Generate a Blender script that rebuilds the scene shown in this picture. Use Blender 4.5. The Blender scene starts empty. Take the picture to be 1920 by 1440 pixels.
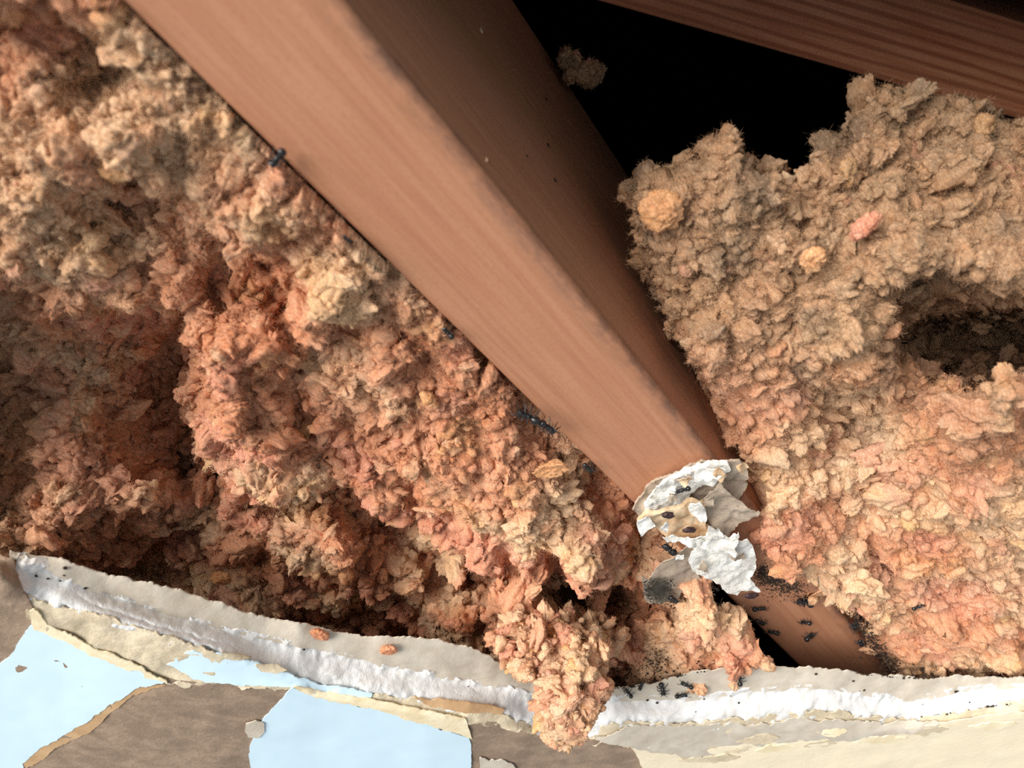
import bpy, math, random
import numpy as np
from mathutils import Vector, Matrix
from mathutils.geometry import delaunay_2d_cdt

scene = bpy.context.scene
COL = scene.collection
rng = np.random.default_rng(7)
random.seed(7)
MM = 0.001

# ------------------------------------------------------------------ camera
# World: Y runs along the joist, Z is up into the attic, z = 0 is the joist's bottom face.
F = 1400.0
_d = np.array([1331., -1308., -1400.]); _d /= np.linalg.norm(_d)          # joist direction in camera axes
_up = np.array([-47.7, 1450., -1400.]); _up -= _d*(_up@_d); _up /= np.linalg.norm(_up)
_x = np.cross(_d, _up)
RW = np.array([_x, _d, _up])                                              # camera axes -> world
H = 0.181
CAM = np.array([0., 0., -H])
cam_data = bpy.data.cameras.new('camera')
cam = bpy.data.objects.new('camera', cam_data); COL.objects.link(cam)
M4 = Matrix([list(RW[i]) + [CAM[i]] for i in range(3)] + [[0, 0, 0, 1]])
cam.matrix_world = M4
cam_data.sensor_width = 36.0
cam_data.lens = F/1920*36.0
cam_data.clip_start = 0.005; cam_data.clip_end = 20
cam_data.dof.use_dof = True
cam_data.dof.focus_distance = 0.33
cam_data.dof.aperture_fstop = 12.0
scene.camera = cam

# ------------------------------------------------------------------ light
world = bpy.data.worlds.new('world'); scene.world = world; world.use_nodes = True
bg = world.node_tree.nodes['Background']
bg.inputs[0].default_value = (0.86, 0.93, 1.0, 1); bg.inputs[1].default_value = 0.46
def cam_dir(v):
    v = RW @ np.array(v, float); return v/np.linalg.norm(v)
sun_d = bpy.data.lights.new('window_daylight', 'SUN')
sun_d.energy = 6.6; sun_d.angle = math.radians(42); sun_d.color = (1.0, 0.955, 0.90)
sun = bpy.data.objects.new('window_daylight', sun_d); COL.objects.link(sun)
sun.rotation_euler = Vector(cam_dir((-0.62, 0.20, 0.76))).to_track_quat('Z', 'Y').to_euler()
scene.view_settings.view_transform = 'Standard'
scene.view_settings.look = 'None'
scene.view_settings.gamma = 1.0
scene.view_settings.use_curve_mapping = False
scene.view_settings.exposure = 0.0
scene.cycles.max_bounces = 8
scene.cycles.diffuse_bounces = 4
scene.cycles.use_denoising = False

# ------------------------------------------------------------------ maths helpers
def unproj(x, y, z):
    """points of the place at height z (m) on the sight line measured at (x, y)"""
    x, y, z = np.broadcast_arrays(np.asarray(x, float), np.asarray(y, float), np.asarray(z, float))
    r = np.stack([x-960, 720-y, np.full(x.shape, -F)], -1) @ RW.T
    t = (z - CAM[2])/r[..., 2]
    return CAM + r*t[..., None]
def P(x, y, z): return Vector(unproj(x, y, z*MM))
def proj(p):
    c = (p-CAM) @ RW
    return 960 + F*c[..., 0]/-c[..., 2], 720 - F*c[..., 1]/-c[..., 2]

def _hash(ix, iy, iz, seed):
    h = (ix.astype(np.uint32)*np.uint32(374761393) + iy.astype(np.uint32)*np.uint32(668265263)
         + iz.astype(np.uint32)*np.uint32(2147483647) + np.uint32((seed*974634777) & 0xffffffff))
    h ^= h >> np.uint32(13); h *= np.uint32(1274126177); h ^= h >> np.uint32(16)
    h *= np.uint32(2246822519); h ^= h >> np.uint32(15)
    return h.astype(np.float32)/np.float32(4294967295.0)
def noise(p, s, seed=0):
    """smooth noise about -1..1 at feature size s (m)"""
    q = np.asarray(p, np.float32)/np.float32(s) + np.float32(1000.37)
    i = np.floor(q); f = q-i; i = i.astype(np.int64)
    f = f*f*f*(f*(f*6-15)+10)
    v = 0
    for dx in (0, 1):
        wx = f[..., 0] if dx else 1-f[..., 0]
        for dy in (0, 1):
            wy = f[..., 1] if dy else 1-f[..., 1]
            for dz in (0, 1):
                wz = f[..., 2] if dz else 1-f[..., 2]
                v = v + wx*wy*wz*_hash(i[..., 0]+dx, i[..., 1]+dy, i[..., 2]+dz, seed)
    return (v*2-1)*1.5
def smooth(a, b, x):
    t = np.clip((x-a)/(b-a), 0, 1); return t*t*(3-2*t)
def inside(poly, x, y):
    poly = np.asarray(poly, float); r = np.zeros(x.shape, bool)
    for (x0, y0), (x1, y1) in zip(poly, np.roll(poly, -1, 0)):
        if y0 == y1: continue
        c = ((y0 > y) != (y1 > y)) & (x < (x1-x0)*(y-y0)/(y1-y0)+x0)
        r ^= c
    return r
def edge_dist(poly, x, y):
    poly = np.asarray(poly, float); d = np.full(x.shape, 1e9)
    for (x0, y0), (x1, y1) in zip(poly, np.roll(poly, -1, 0)):
        vx, vy = x1-x0, y1-y0
        t = np.clip(((x-x0)*vx+(y-y0)*vy)/(vx*vx+vy*vy+1e-9), 0, 1)
        d = np.minimum(d, np.hypot(x-x0-t*vx, y-y0-t*vy))
    return d

# ------------------------------------------------------------------ object helpers
def tag(o, label=None, cat=None, group=None, kind=None):
    if label: o['label'] = label
    if cat: o['category'] = cat
    if group: o['group'] = group
    if kind: o['kind'] = kind
    return o
def empty(name, loc=(0, 0, 0)):
    o = bpy.data.objects.new(name, None); COL.objects.link(o); o.location = loc; o.empty_display_size = 0.01
    return o
def mesh_obj(name, verts, faces, mat, parent=None, shade=True, cols=None, loops=None, origin=None):
    """faces: list of lists, or an (n,3)/(n,4) array, or a list of such arrays"""
    me = bpy.data.meshes.new(name)
    verts = np.asarray(verts, np.float32)
    if origin is not None: verts = verts - np.asarray(origin, np.float32)
    if isinstance(faces, np.ndarray): faces = [faces]
    if len(faces) and isinstance(faces[0], np.ndarray):
        me.vertices.add(len(verts)); me.vertices.foreach_set('co', verts.ravel())
        n = sum(len(f) for f in faces); tot = np.concatenate([np.full(len(f), f.shape[1]) for f in faces])
        idx = np.concatenate([f.ravel() for f in faces]).astype(np.int32)
        me.loops.add(len(idx)); me.loops.foreach_set('vertex_index', idx)
        me.polygons.add(n)
        me.polygons.foreach_set('loop_start', (np.cumsum(tot)-tot).astype(np.int32))
        me.update(calc_edges=True)
    else:
        me.from_pydata(verts.tolist(), [], [list(f) for f in faces])
        n = len(me.polygons)
    if shade: me.polygons.foreach_set('use_smooth', np.ones(len(me.polygons), bool))
    if cols is not None:
        a = me.attributes.new('tint', 'FLOAT_COLOR', 'POINT')
        c = np.ones((len(verts), 4), np.float32); c[:, :3] = cols
        a.data.foreach_set('color', c.ravel())
    me.materials.append(mat); me.update()
    o = bpy.data.objects.new(name, me); COL.objects.link(o)
    if origin is not None: o.location = origin
    if parent: 
        o.parent = parent
        if origin is None: o.matrix_parent_inverse = Matrix.Translation(parent.location).inverted()
        else: o.location = Vector(origin) - parent.location
    return o

# ------------------------------------------------------------------ materials
def new_mat(name, rough=0.9):
    m = bpy.data.materials.new(name); m.use_nodes = True
    nt = m.node_tree; b = nt.nodes['Principled BSDF']
    b.inputs['Roughness'].default_value = rough
    b.inputs['Specular IOR Level'].default_value = 0.25
    return m, nt, b
def N(nt, t, **kw):
    n = nt.nodes.new(t)
    for k, v in kw.items():
        if k in n.inputs: n.inputs[k].default_value = v
        else: setattr(n, k, v)
    return n
def coords(nt, scale=(1, 1, 1), rot=(0, 0, 0)):
    tc = N(nt, 'ShaderNodeTexCoord'); mp = N(nt, 'ShaderNodeMapping')
    mp.inputs['Scale'].default_value = scale; mp.inputs['Rotation'].default_value = rot
    nt.links.new(tc.outputs['Object'], mp.inputs['Vector']); return mp.outputs['Vector']
def nz(nt, vec, scale, detail=4, rough=0.55, dist=0.0):
    n = N(nt, 'ShaderNodeTexNoise', Scale=scale, Detail=detail, Roughness=rough, Distortion=dist)
    nt.links.new(vec, n.inputs['Vector']); return n.outputs['Fac']
def ramp(nt, fac, stops):
    r = N(nt, 'ShaderNodeValToRGB'); nt.links.new(fac, r.inputs['Fac'])
    e = r.color_ramp.elements
    while len(e) < len(stops): e.new(0.5)
    for k, (p, c) in enumerate(stops):
        e[k].position = p; e[k].color = (*c, 1) if len(c) == 3 else c
    return r.outputs['Color']
def mixc(nt, fac, a, b, mode='MIX'):
    m = N(nt, 'ShaderNodeMix', data_type='RGBA', blend_type=mode)
    for s, v in ((m.inputs[0], fac), (m.inputs[6], a), (m.inputs[7], b)):
        if hasattr(v, 'links'): nt.links.new(v, s)
        elif isinstance(v, (int, float)): s.default_value = v
        else: s.default_value = (*v, 1)
    return m.outputs[2]
def bump(nt, b, h, strength, dist):
    n = N(nt, 'ShaderNodeBump', Strength=strength, Distance=dist)
    nt.links.new(h, n.inputs['Height']); nt.links.new(n.outputs['Normal'], b.inputs['Normal'])
def s2l(r, g, b):
    return tuple(((v/255)/12.92 if v/255 <= 0.04045 else ((v/255+0.055)/1.055)**2.4) for v in (r, g, b))

def insulation_mat():
    m, nt, b = new_mat('fluffy_insulation', 1.0)
    b.inputs['Specular IOR Level'].default_value = 0.0
    at = N(nt, 'ShaderNodeAttribute', attribute_name='tint')
    v = coords(nt)
    big = nz(nt, v, 90, 5, 0.6, 0.6)
    v2 = coords(nt, (1, 0.35, 0.6), (0.4, 0.2, 0.7))
    fib = nz(nt, v2, 1100, 5, 0.75, 1.6)
    c = mixc(nt, ramp(nt, big, [(0.30, (0, 0, 0)), (0.72, (1, 1, 1))]), at.outputs['Color'],
             mixc(nt, 1.0, at.outputs['Color'], (1.12, 0.93, 0.78), 'MULTIPLY'))
    c2 = mixc(nt, ramp(nt, fib, [(0.35, (0, 0, 0)), (0.65, (0.55, 0.55, 0.55))]), c, mixc(nt, 0.45, c, (1, 0.88, 0.70)))
    nt.links.new(c2, b.inputs['Base Color'])
    bump(nt, b, fib, 1.0, 0.0010)
    b.inputs['Subsurface Weight'].default_value = 0.0
    b.inputs['Subsurface Radius'].default_value = (1.0, 0.45, 0.22)
    b.inputs['Subsurface Scale'].default_value = 0.0022
    return m
M_INS = insulation_mat()

def wood_mat(name, light, mid, dark, grain=260, line=0.5, stain=True, along=1):
    m, nt, b = new_mat(name, 0.62)
    sc = [1, 1, 1]; sc[along] = 0.035
    v = coords(nt, tuple(sc))
    g = nz(nt, v, grain, 5, 0.6, 0.15)
    v2 = coords(nt, tuple(0.05 if k == along else 1 for k in range(3)))
    w = N(nt, 'ShaderNodeTexWave', wave_type='BANDS', bands_direction='X' if along != 0 else 'Y', Scale=line_scale[name], Distortion=4.0, Detail=5)
    w.inputs['Detail Scale'].default_value = 2.0
    nt.links.new(v2, w.inputs['Vector'])
    c = ramp(nt, g, [(0.30, mid), (0.62, light)])
    c = mixc(nt, ramp(nt, w.outputs['Fac'], [(0.45, (0, 0, 0)), (0.95, (line, line, line))]), c, dark)
    cloud = nz(nt, coords(nt), 28, 4, 0.6)
    c = mixc(nt, ramp(nt, cloud, [(0.35, (0, 0, 0)), (0.75, (0.35, 0.35, 0.35))]), c, mid)
    fleck = nz(nt, coords(nt, (1, 0.4, 1)), 1400, 2, 0.6)
    c = mixc(nt, ramp(nt, fleck, [(0.30, (0.22, 0.22, 0.22)), (0.5, (0, 0, 0))]), c, dark)
    if stain:
        geo = N(nt, 'ShaderNodeNewGeometry'); sep = N(nt, 'ShaderNodeSeparateXYZ')
        nt.links.new(coords(nt), sep.inputs[0])
        mr = N(nt, 'ShaderNodeMapRange'); nt.links.new(sep.outputs['X'], mr.inputs['Value'])
        mr.inputs['From Min'].default_value = JX1-0.0075; mr.inputs['From Max'].default_value = JX1-0.001
        mz = N(nt, 'ShaderNodeMapRange'); nt.links.new(sep.outputs['Z'], mz.inputs['Value'])
        mz.inputs['From Min'].default_value = 0.006; mz.inputs['From Max'].default_value = 0.0015
        mu = N(nt, 'ShaderNodeMath', operation='MULTIPLY'); nt.links.new(mr.outputs[0], mu.inputs[0]); nt.links.new(mz.outputs[0], mu.inputs[1])
        sn = nz(nt, coords(nt, (1, 0.45, 1)), 170, 5, 0.7)
        mu2 = N(nt, 'ShaderNodeMath', operation='MULTIPLY'); nt.links.new(mu.outputs[0], mu2.inputs[0])
        nt.links.new(ramp(nt, sn, [(0.38, (0, 0, 0)), (0.62, (0.8, 0.8, 0.8))]), mu2.inputs[1])
        c = mixc(nt, mu2.outputs[0], c, s2l(112, 84, 72))
    nt.links.new(c, b.inputs['Base Color'])
    bump(nt, b, g, 0.35, 0.0004)
    return m

def rough_mat(name, base, alt, scale=300, amp=0.0005, strength=0.8, lo=0.35, hi=0.65, rough=0.9, specks=None, spk=0.3):
    m, nt, b = new_mat(name, rough)
    v = coords(nt)
    n1 = nz(nt, v, scale, 6, 0.65, 0.4); n2 = nz(nt, v, scale*0.16, 4, 0.6, 0.3)
    c = mixc(nt, ramp(nt, n2, [(lo, (0, 0, 0)), (hi, (1, 1, 1))]), base, alt)
    if specks:
        n3 = nz(nt, v, scale*1.9, 2, 0.5)
        c = mixc(nt, ramp(nt, n3, [(spk-0.04, (1, 1, 1)), (spk, (0, 0, 0))]), c, specks)
    nt.links.new(c, b.inputs['Base Color'])
    bump(nt, b, n1, strength, amp)
    return m

# ------------------------------------------------------------------ joist
_l = unproj(np.array([1190.]), np.array([950.]), 0.0)[0]
_r = unproj(np.array([1340.]), np.array([860.]), 0.0)[0]
JX0, JX1 = sorted((_l[0], _r[0]))
print('joist x', JX0, JX1, 'width', JX1-JX0, 'left px', _l, 'right', _r)
print('corners', [tuple(np.round(unproj(x, y, 0), 3)) for x, y in ((0, 0), (1920, 0), (1920, 1440), (0, 1440))])
RIGHT = 1 if _r[0] > _l[0] else -1
line_scale = {'joist_wood': 26, 'beam_wood': 60, 'attic_darkness': 30}
M_JOIST = wood_mat('joist_wood', s2l(187, 135, 104), s2l(171, 117, 87), s2l(142, 88, 56), 420, 0.10)
M_BEAM = wood_mat('beam_wood', s2l(244, 172, 132), s2l(216, 134, 96), s2l(150, 78, 50), 420, 0.6, stain=False)
M_ATTIC_DARK = wood_mat('attic_darkness', s2l(16, 12, 10), s2l(13, 10, 8), s2l(9, 7, 6), 120, 0.5, stain=False)  # near-black colour stands for the unlit attic

def box_obj(name, x0, x1, y0, y1, z0, z1, mat, bev=0.0, segs=3, origin=None, M=None, parent=None):
    import bmesh
    bm = bmesh.new()
    bmesh.ops.create_cube(bm, size=1)
    for v in bm.verts:
        v.co = Vector((x0+(v.co.x+.5)*(x1-x0), y0+(v.co.y+.5)*(y1-y0), z0+(v.co.z+.5)*(z1-z0)))
    if bev: bmesh.ops.bevel(bm, geom=bm.edges[:], offset=bev, segments=segs, affect='EDGES', profile=0.5)
    me = bpy.data.meshes.new(name); bm.to_mesh(me); bm.free(); me.materials.append(mat)
    for p in me.polygons: p.use_smooth = True
    o = bpy.data.objects.new(name, me); COL.objects.link(o)
    if M is not None: o.matrix_world = M
    if parent: o.parent = parent
    md = o.modifiers.new('n', 'WEIGHTED_NORMAL'); md.keep_sharp = True
    return o
joist = box_obj('ceiling_joist', JX0, JX1, -0.45, 1.15, 0.0, 0.184, M_JOIST, 0.0028, 4)
tag(joist, 'tan wooden ceiling joist running diagonally between the two masses of insulation', 'wooden beam')

# crossing beam resting on top, seen in the upper right corner
ZB = 0.186
a = unproj(1110, 0, ZB); b_ = unproj(1920, 228, ZB); u = unproj(1780, 0, ZB)
ax = (b_-a)/np.linalg.norm(b_-a); wv = (u-a) - ax*((u-a)@ax); wid = np.linalg.norm(wv); wv /= wid
Mb = Matrix([[wv[0], ax[0], 0, a[0]], [wv[1], ax[1], 0, a[1]], [0, 0, 1, a[2]], [0, 0, 0, 1]])
if Mb.to_3x3().determinant() < 0:
    Mb = Matrix([[-wv[0], ax[0], 0, a[0]], [-wv[1], ax[1], 0, a[1]], [0, 0, 1, a[2]], [0, 0, 0, 1]]); bx = (-wid, 0)
else: bx = (0, wid)
print('beam width', wid)
beam = box_obj('cross_beam', bx[0], bx[1], -0.30, 1.0, 0.0, 0.14, M_BEAM, 0.002, 3, M=Mb)
tag(beam, 'reddish brown grained wooden beam crossing the upper right corner above the dark gap', 'wooden beam')

# attic shell added to keep the void black, darkness put in its colour, and hidden outer ceiling
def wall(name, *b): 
    o = box_obj(name, *b, M_ATTIC_DARK); tag(o, kind='structure'); return o
wall('light_block_left', -1.02, -1.0, -1.0, 1.6, -0.03, 0.9)
wall('light_block_right', 1.0, 1.02, -1.0, 1.6, -0.03, 0.9)
wall('light_block_front', -1.0, 1.0, -1.02, -1.0, -0.03, 0.9)
wall('light_block_back', -1.0, 1.0, 1.6, 1.62, -0.03, 0.9)
wall('light_block_top', -1.02, 1.02, -1.02, 1.62, 0.9, 0.92)

# ------------------------------------------------------------------ insulation
def rbf(pts, sx, sy):
    pts = np.array(pts, float)
    X = pts[:, :2]/100; Z = pts[:, 2]
    D = np.linalg.norm(X[:, None]-X[None], axis=-1)
    A = np.sqrt(D*D+0.15)*-1 + np.eye(len(X))*-0.03
    w = np.linalg.solve(A - A.mean()*0 , Z-Z.mean())
    out = np.zeros(sx.shape)
    q = np.stack([sx/100, sy/100], -1)
    for k in range(len(X)):
        out += w[k]*-np.sqrt(((q-X[k])**2).sum(-1)+0.15)
    return out + Z.mean()

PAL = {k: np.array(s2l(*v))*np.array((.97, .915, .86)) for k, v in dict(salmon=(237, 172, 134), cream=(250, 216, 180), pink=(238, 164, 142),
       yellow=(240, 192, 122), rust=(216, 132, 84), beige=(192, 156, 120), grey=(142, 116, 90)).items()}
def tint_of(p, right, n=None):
    """patchy wool colour; right blends in the greyer, duller tone"""
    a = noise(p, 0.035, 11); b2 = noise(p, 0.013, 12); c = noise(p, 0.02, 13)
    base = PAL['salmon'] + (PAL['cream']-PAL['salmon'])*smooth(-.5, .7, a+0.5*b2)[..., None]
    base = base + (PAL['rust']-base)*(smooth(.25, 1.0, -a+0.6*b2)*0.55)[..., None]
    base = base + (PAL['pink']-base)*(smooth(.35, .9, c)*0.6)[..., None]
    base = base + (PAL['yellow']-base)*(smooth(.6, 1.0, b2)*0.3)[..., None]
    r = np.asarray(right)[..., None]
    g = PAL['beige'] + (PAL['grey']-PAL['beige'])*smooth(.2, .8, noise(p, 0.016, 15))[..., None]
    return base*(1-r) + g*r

def ico(level):
    t = (1+5**.5)/2
    v = np.array([(-1, t, 0), (1, t, 0), (-1, -t, 0), (1, -t, 0), (0, -1, t), (0, 1, t), (0, -1, -t), (0, 1, -t), (t, 0, -1), (t, 0, 1), (-t, 0, -1), (-t, 0, 1)])
    v = [tuple(x/np.linalg.norm(x)) for x in v]
    f = [(0, 11, 5), (0, 5, 1), (0, 1, 7), (0, 7, 10), (0, 10, 11), (1, 5, 9), (5, 11, 4), (11, 10, 2), (10, 7, 6), (7, 1, 8), (3, 9, 4), (3, 4, 2), (3, 2, 6), (3, 6, 8), (3, 8, 9), (4, 9, 5), (2, 4, 11), (6, 2, 10), (8, 6, 7), (9, 8, 1)]
    for _ in range(level):
        cache = {}; nf = []
        def mid(i, j):
            k = (min(i, j), max(i, j))
            if k not in cache:
                m = np.array(v[i])+np.array(v[j]); v.append(tuple(m/np.linalg.norm(m))); cache[k] = len(v)-1
            return cache[k]
        for a, b, c in f:
            x, y, z = mid(a, b), mid(b, c), mid(c, a)
            nf += [(a, x, z), (b, y, x), (c, z, y), (x, y, z)]
        f = nf
    return np.array(v), np.array(f)
def protos(level, count, seed):
    v, f = ico(level); out = []
    for k in range(count):
        o = v*np.array([.45, 1.15, 1.15]) + np.array([k*7.3+seed, 0, 0])
        r = 1 + 0.42*np.abs(noise(o, 0.95, 21)) + 0.20*np.abs(noise(o, 0.42, 22)) + 0.10*np.abs(noise(o, 0.20, 23)) - 0.22
        q = v*r[:, None]
        q[:, 1:] *= (1.08-.22*v[:, :1]**2)
        q = q + 0.20*np.stack([noise(o, 1.1, 31), noise(o, 1.1, 32), noise(o, 1.1, 33)], -1)
        out.append(q)
    return np.array(out), f
PR3 = protos(3, 28, 0); PR2 = protos(2, 28, 500)
def rand_rot(n):
    q = rng.normal(size=(n, 4)); q /= np.linalg.norm(q, axis=1)[:, None]
    w, x, y, z = q.T
    return np.stack([np.stack([1-2*(y*y+z*z), 2*(x*y-z*w), 2*(x*z+y*w)], -1),
                     np.stack([2*(x*y+z*w), 1-2*(x*x+z*z), 2*(y*z-x*w)], -1),
                     np.stack([2*(x*z-y*w), 2*(y*z+x*w), 1-2*(x*x+y*y)], -1)], 1)
def blobs(centres, radii, PR, flat=0.72):
    pr, f = PR; n = len(centres)
    k = rng.integers(0, len(pr), n)
    sc = np.stack([radii*rng.uniform(1.1, 2.0, n), radii*rng.uniform(.8, 1.1, n), radii*rng.uniform(flat*.8, flat*1.3, n)], -1)
    v = pr[k]*sc[:, None, :]
    v = np.einsum('nij,nvj->nvi', rand_rot(n), v)
    nrm = v/np.maximum(np.linalg.norm(v, axis=2, keepdims=True), 1e-9)
    nv = pr.shape[1]
    faces = (f[None] + (np.arange(n)*nv)[:, None, None]).reshape(-1, 3)
    return (v+centres[:, None, :]).reshape(-1, 3), faces, nrm.reshape(-1, 3), nv
def fibres(roots, dirs, length, rad):
    """thin bent tapering hairs"""
    n = len(roots)
    d = dirs/np.linalg.norm(dirs, axis=1)[:, None]
    t = np.cross(d, rng.normal(size=(n, 3))); t /= np.linalg.norm(t, axis=1)[:, None]+1e-9
    s = np.cross(d, t)
    L = length[:, None]
    p1 = roots + d*L*.5 + t*L*.12
    p2 = roots + d*L*.85 + t*L*rng.uniform(.1, .6, (n, 1)) + s*L*rng.uniform(-.3, .3, (n, 1))
    w = t*math.sqrt(.5) + s*math.sqrt(.5); r1 = rad[:, None]*1.25; r2 = r1*.8
    V = np.stack([roots-w*r1, roots+w*r1, p1-s*r2, p1+s*r2, p2], 1).reshape(-1, 3).astype(np.float32)
    o = (np.arange(n, dtype=np.int32)*5)[:, None]
    q = o+np.array([[0, 1, 3, 2]], np.int32); tr = o+np.array([[2, 3, 4]], np.int32)
    return V, q, tr

NDIR = cam_dir((0.0, -0.35, 0.94))*0.55 + np.array([0, 0, -1.0])*0.45; NDIR /= np.linalg.norm(NDIR)
def fluff(V, NR, a=1.0):
    h = 1.3*np.abs(noise(V, .0045, 61)) + 0.75*np.abs(noise(V, .0021, 62)) + 0.40*np.abs(noise(V, .0010, 63)) - 0.8
    return V + NR*(h*MM*a)[:, None]
def build_mass(name, ctrl, poly, x0, x1, y0, y1, step, right_fn, nb3, nb2, nf, seed, drop=None, amp=1.0, forbid=None, extra=None, rim=None):
    gx = np.arange(x0, x1+step, step); gy = np.arange(y0, y1+step, step)
    X, Y = np.meshgrid(gx, gy)
    Zm = rbf(ctrl, X, Y)
    m = inside(poly, X, Y)
    if drop is not None:
        ed = edge_dist(poly, X, Y)
        Zm = Zm + drop*(1-smooth(0, 26, ed))*smooth(0, 1, (X < 1900)*1.0)
    if extra is not None: Zm = Zm + extra(X, Y)
    p0 = unproj(X, Y, Zm*MM)
    K = np.clip(np.linalg.norm(p0-CAM, axis=-1)/0.34, .55, 1.15)
    amp = amp*K; q0 = p0; p0 = p0/K[..., None]
    dz = 10*np.abs(noise(p0, .034, seed+1)) + 8*np.abs(noise(p0, .015, seed+2)) + 3.6*np.abs(noise(p0, .0068, seed+3)) \
        + 1.5*np.abs(noise(p0, .0032, seed+4)) + 0.7*np.abs(noise(p0, .0016, seed+5)) - 8.5
    w = np.stack([noise(p0, .012, seed+6), noise(p0, .012, seed+7), noise(p0, .012, seed+8)], -1)*2.2*MM \
        + np.stack([noise(p0, .004, seed+6), noise(p0, .004, seed+7), noise(p0, .004, seed+8)], -1)*1.1*MM
    p = q0 + NDIR*(dz*MM*amp)[..., None] + w*amp[..., None]
    def clear(q):          # keep the wool off the joist
        return q
    du = np.gradient(p, axis=1); dv = np.gradient(p, axis=0)
    nr = np.cross(du, dv); nr /= np.linalg.norm(nr, axis=-1, keepdims=True)+1e-12
    flip = (nr*(CAM-p)).sum(-1) < 0; nr[flip] *= -1
    idx = np.arange(X.size).reshape(X.shape)
    cell = m[:-1, :-1] & m[1:, :-1] & m[:-1, 1:] & m[1:, 1:]
    q = np.stack([idx[:-1, :-1], idx[1:, :-1], idx[1:, 1:], idx[:-1, 1:]], -1)[cell]
    used = np.unique(q); remap = np.full(X.size, -1); remap[used] = np.arange(len(used))
    V = fluff(p.reshape(-1, 3)[used], nr.reshape(-1, 3)[used]); NR = nr.reshape(-1, 3)[used]; quads = [remap[q]]
    PX = X.ravel()[used]; PY = Y.ravel()[used]
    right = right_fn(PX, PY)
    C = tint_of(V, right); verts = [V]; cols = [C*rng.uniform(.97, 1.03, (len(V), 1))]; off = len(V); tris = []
    near = ((V-CAM)**2).sum(1); wgt = (near); 
    root_p = [V]; root_n = [NR]; root_c = [C]
    wgt = 1.0/np.ones(len(V))
    for nb, PR, rlo, rhi, sink in ((nb3, PR3, 2.2, 5.0, .5), (nb2, PR2, .7, 2.4, .15)):
        i = rng.choice(len(V), nb)
        if rim is not None:
            nk = nb//9; t = rng.random(nk)
            tx = rim[0]+(rim[2]-rim[0])*t; ty = rim[1]+(rim[3]-rim[1])*t; o_ = rng.uniform(4, 46, nk)
            i[:nk] = [np.argmin((PX-a)**2+(PY-b)**2) for a, b in zip(tx-o_*.7, ty+o_*.7)]
        rr = rlo*(rhi/rlo)**(rng.random(nb)**1.8)*MM*np.clip(np.linalg.norm(V[i]-CAM, axis=1)/0.34, .55, 1.15)
        cc = V[i] + NR[i]*(-rr*sink + rng.normal(size=nb)*rr*.25)[:, None]
        if rim is not None: cc[:nk] = unproj(PX[i[:nk]], PY[i[:nk]], rng.uniform(1.5, 6.5, nk)*MM)
        bv, bf, bn, nv = blobs(cc, rr, PR)
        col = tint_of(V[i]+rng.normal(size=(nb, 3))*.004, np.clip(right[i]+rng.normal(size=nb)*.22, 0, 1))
        ch = rng.random(nb)
        for key, lo, hi, k in (('yellow', 0, .05, .8), ('pink', .05, .15, .7), ('cream', .15, .36, .7), ('rust', .36, .44, .5), ('beige', .44, .50, .6)):
            s = (ch >= lo) & (ch < hi); col[s] = col[s]*(1-k) + PAL[key]*k
        own = (rng.random(nb) < .16)*rng.uniform(.3, .8, nb)
        bv = fluff(bv, bn)
        rt = np.repeat(right[i], nv); ow = np.repeat(own, nv)[:, None]
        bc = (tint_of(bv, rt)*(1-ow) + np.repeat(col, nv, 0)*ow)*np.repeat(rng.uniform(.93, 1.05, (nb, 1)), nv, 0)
        vis = (bn*np.repeat(NR[i], nv, 0)).sum(1) > -.35
        bf = bf[vis[bf].any(1)]
        keep = np.zeros(len(bv), bool); keep[bf.ravel()] = True; mp_ = np.cumsum(keep)-1
        bf = mp_[bf]; nrm_s = np.repeat(NR[i], nv, 0)[keep]; bv = bv[keep]; bn = bn[keep]; bc = bc[keep]
        verts.append(bv); cols.append(bc); tris.append(bf+off); off += len(bv)
        ok = (bn*nrm_s).sum(1) > .1
        root_p.append(bv[ok]); root_n.append(bn[ok]); root_c.append(bc[ok])
    RP = np.concatenate(root_p); RN = np.concatenate(root_n); RC = np.concatenate(root_c)
    facing = ((CAM-RP)*RN).sum(1) > -0.35*np.linalg.norm(CAM-RP, axis=1)
    rx, ry = proj(RP); facing &= (rx > -60) & (rx < 1980) & (ry > -60) & (ry < 1500)
    ii = np.flatnonzero(facing); ii = rng.choice(ii, nf)
    d = RN[ii]*.8 + rng.normal(size=(nf, 3))*.8
    fv, fq, ft = fibres(RP[ii], d, (.8+3.2*rng.random(nf)**2.5)*MM, rng.uniform(.028, .050, nf)*MM)
    verts.append(fv); cols.append(np.repeat(RC[ii]*.8+PAL['cream']*.2, 5, 0)); quads.append(fq+off); tris.append(ft+off)
    V = np.concatenate(verts).astype(np.float32); del verts, RP, RN, RC, root_p, root_n, root_c
    if forbid is not None: V = forbid(V)
    cc = np.concatenate([c_.astype(np.float32) for c_ in cols]); del cols
    fl = [a_.astype(np.int32) for a_ in quads+tris]
    return mesh_obj(name, V, fl, M_INS, cols=np.clip(cc, 0, 1))

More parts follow.
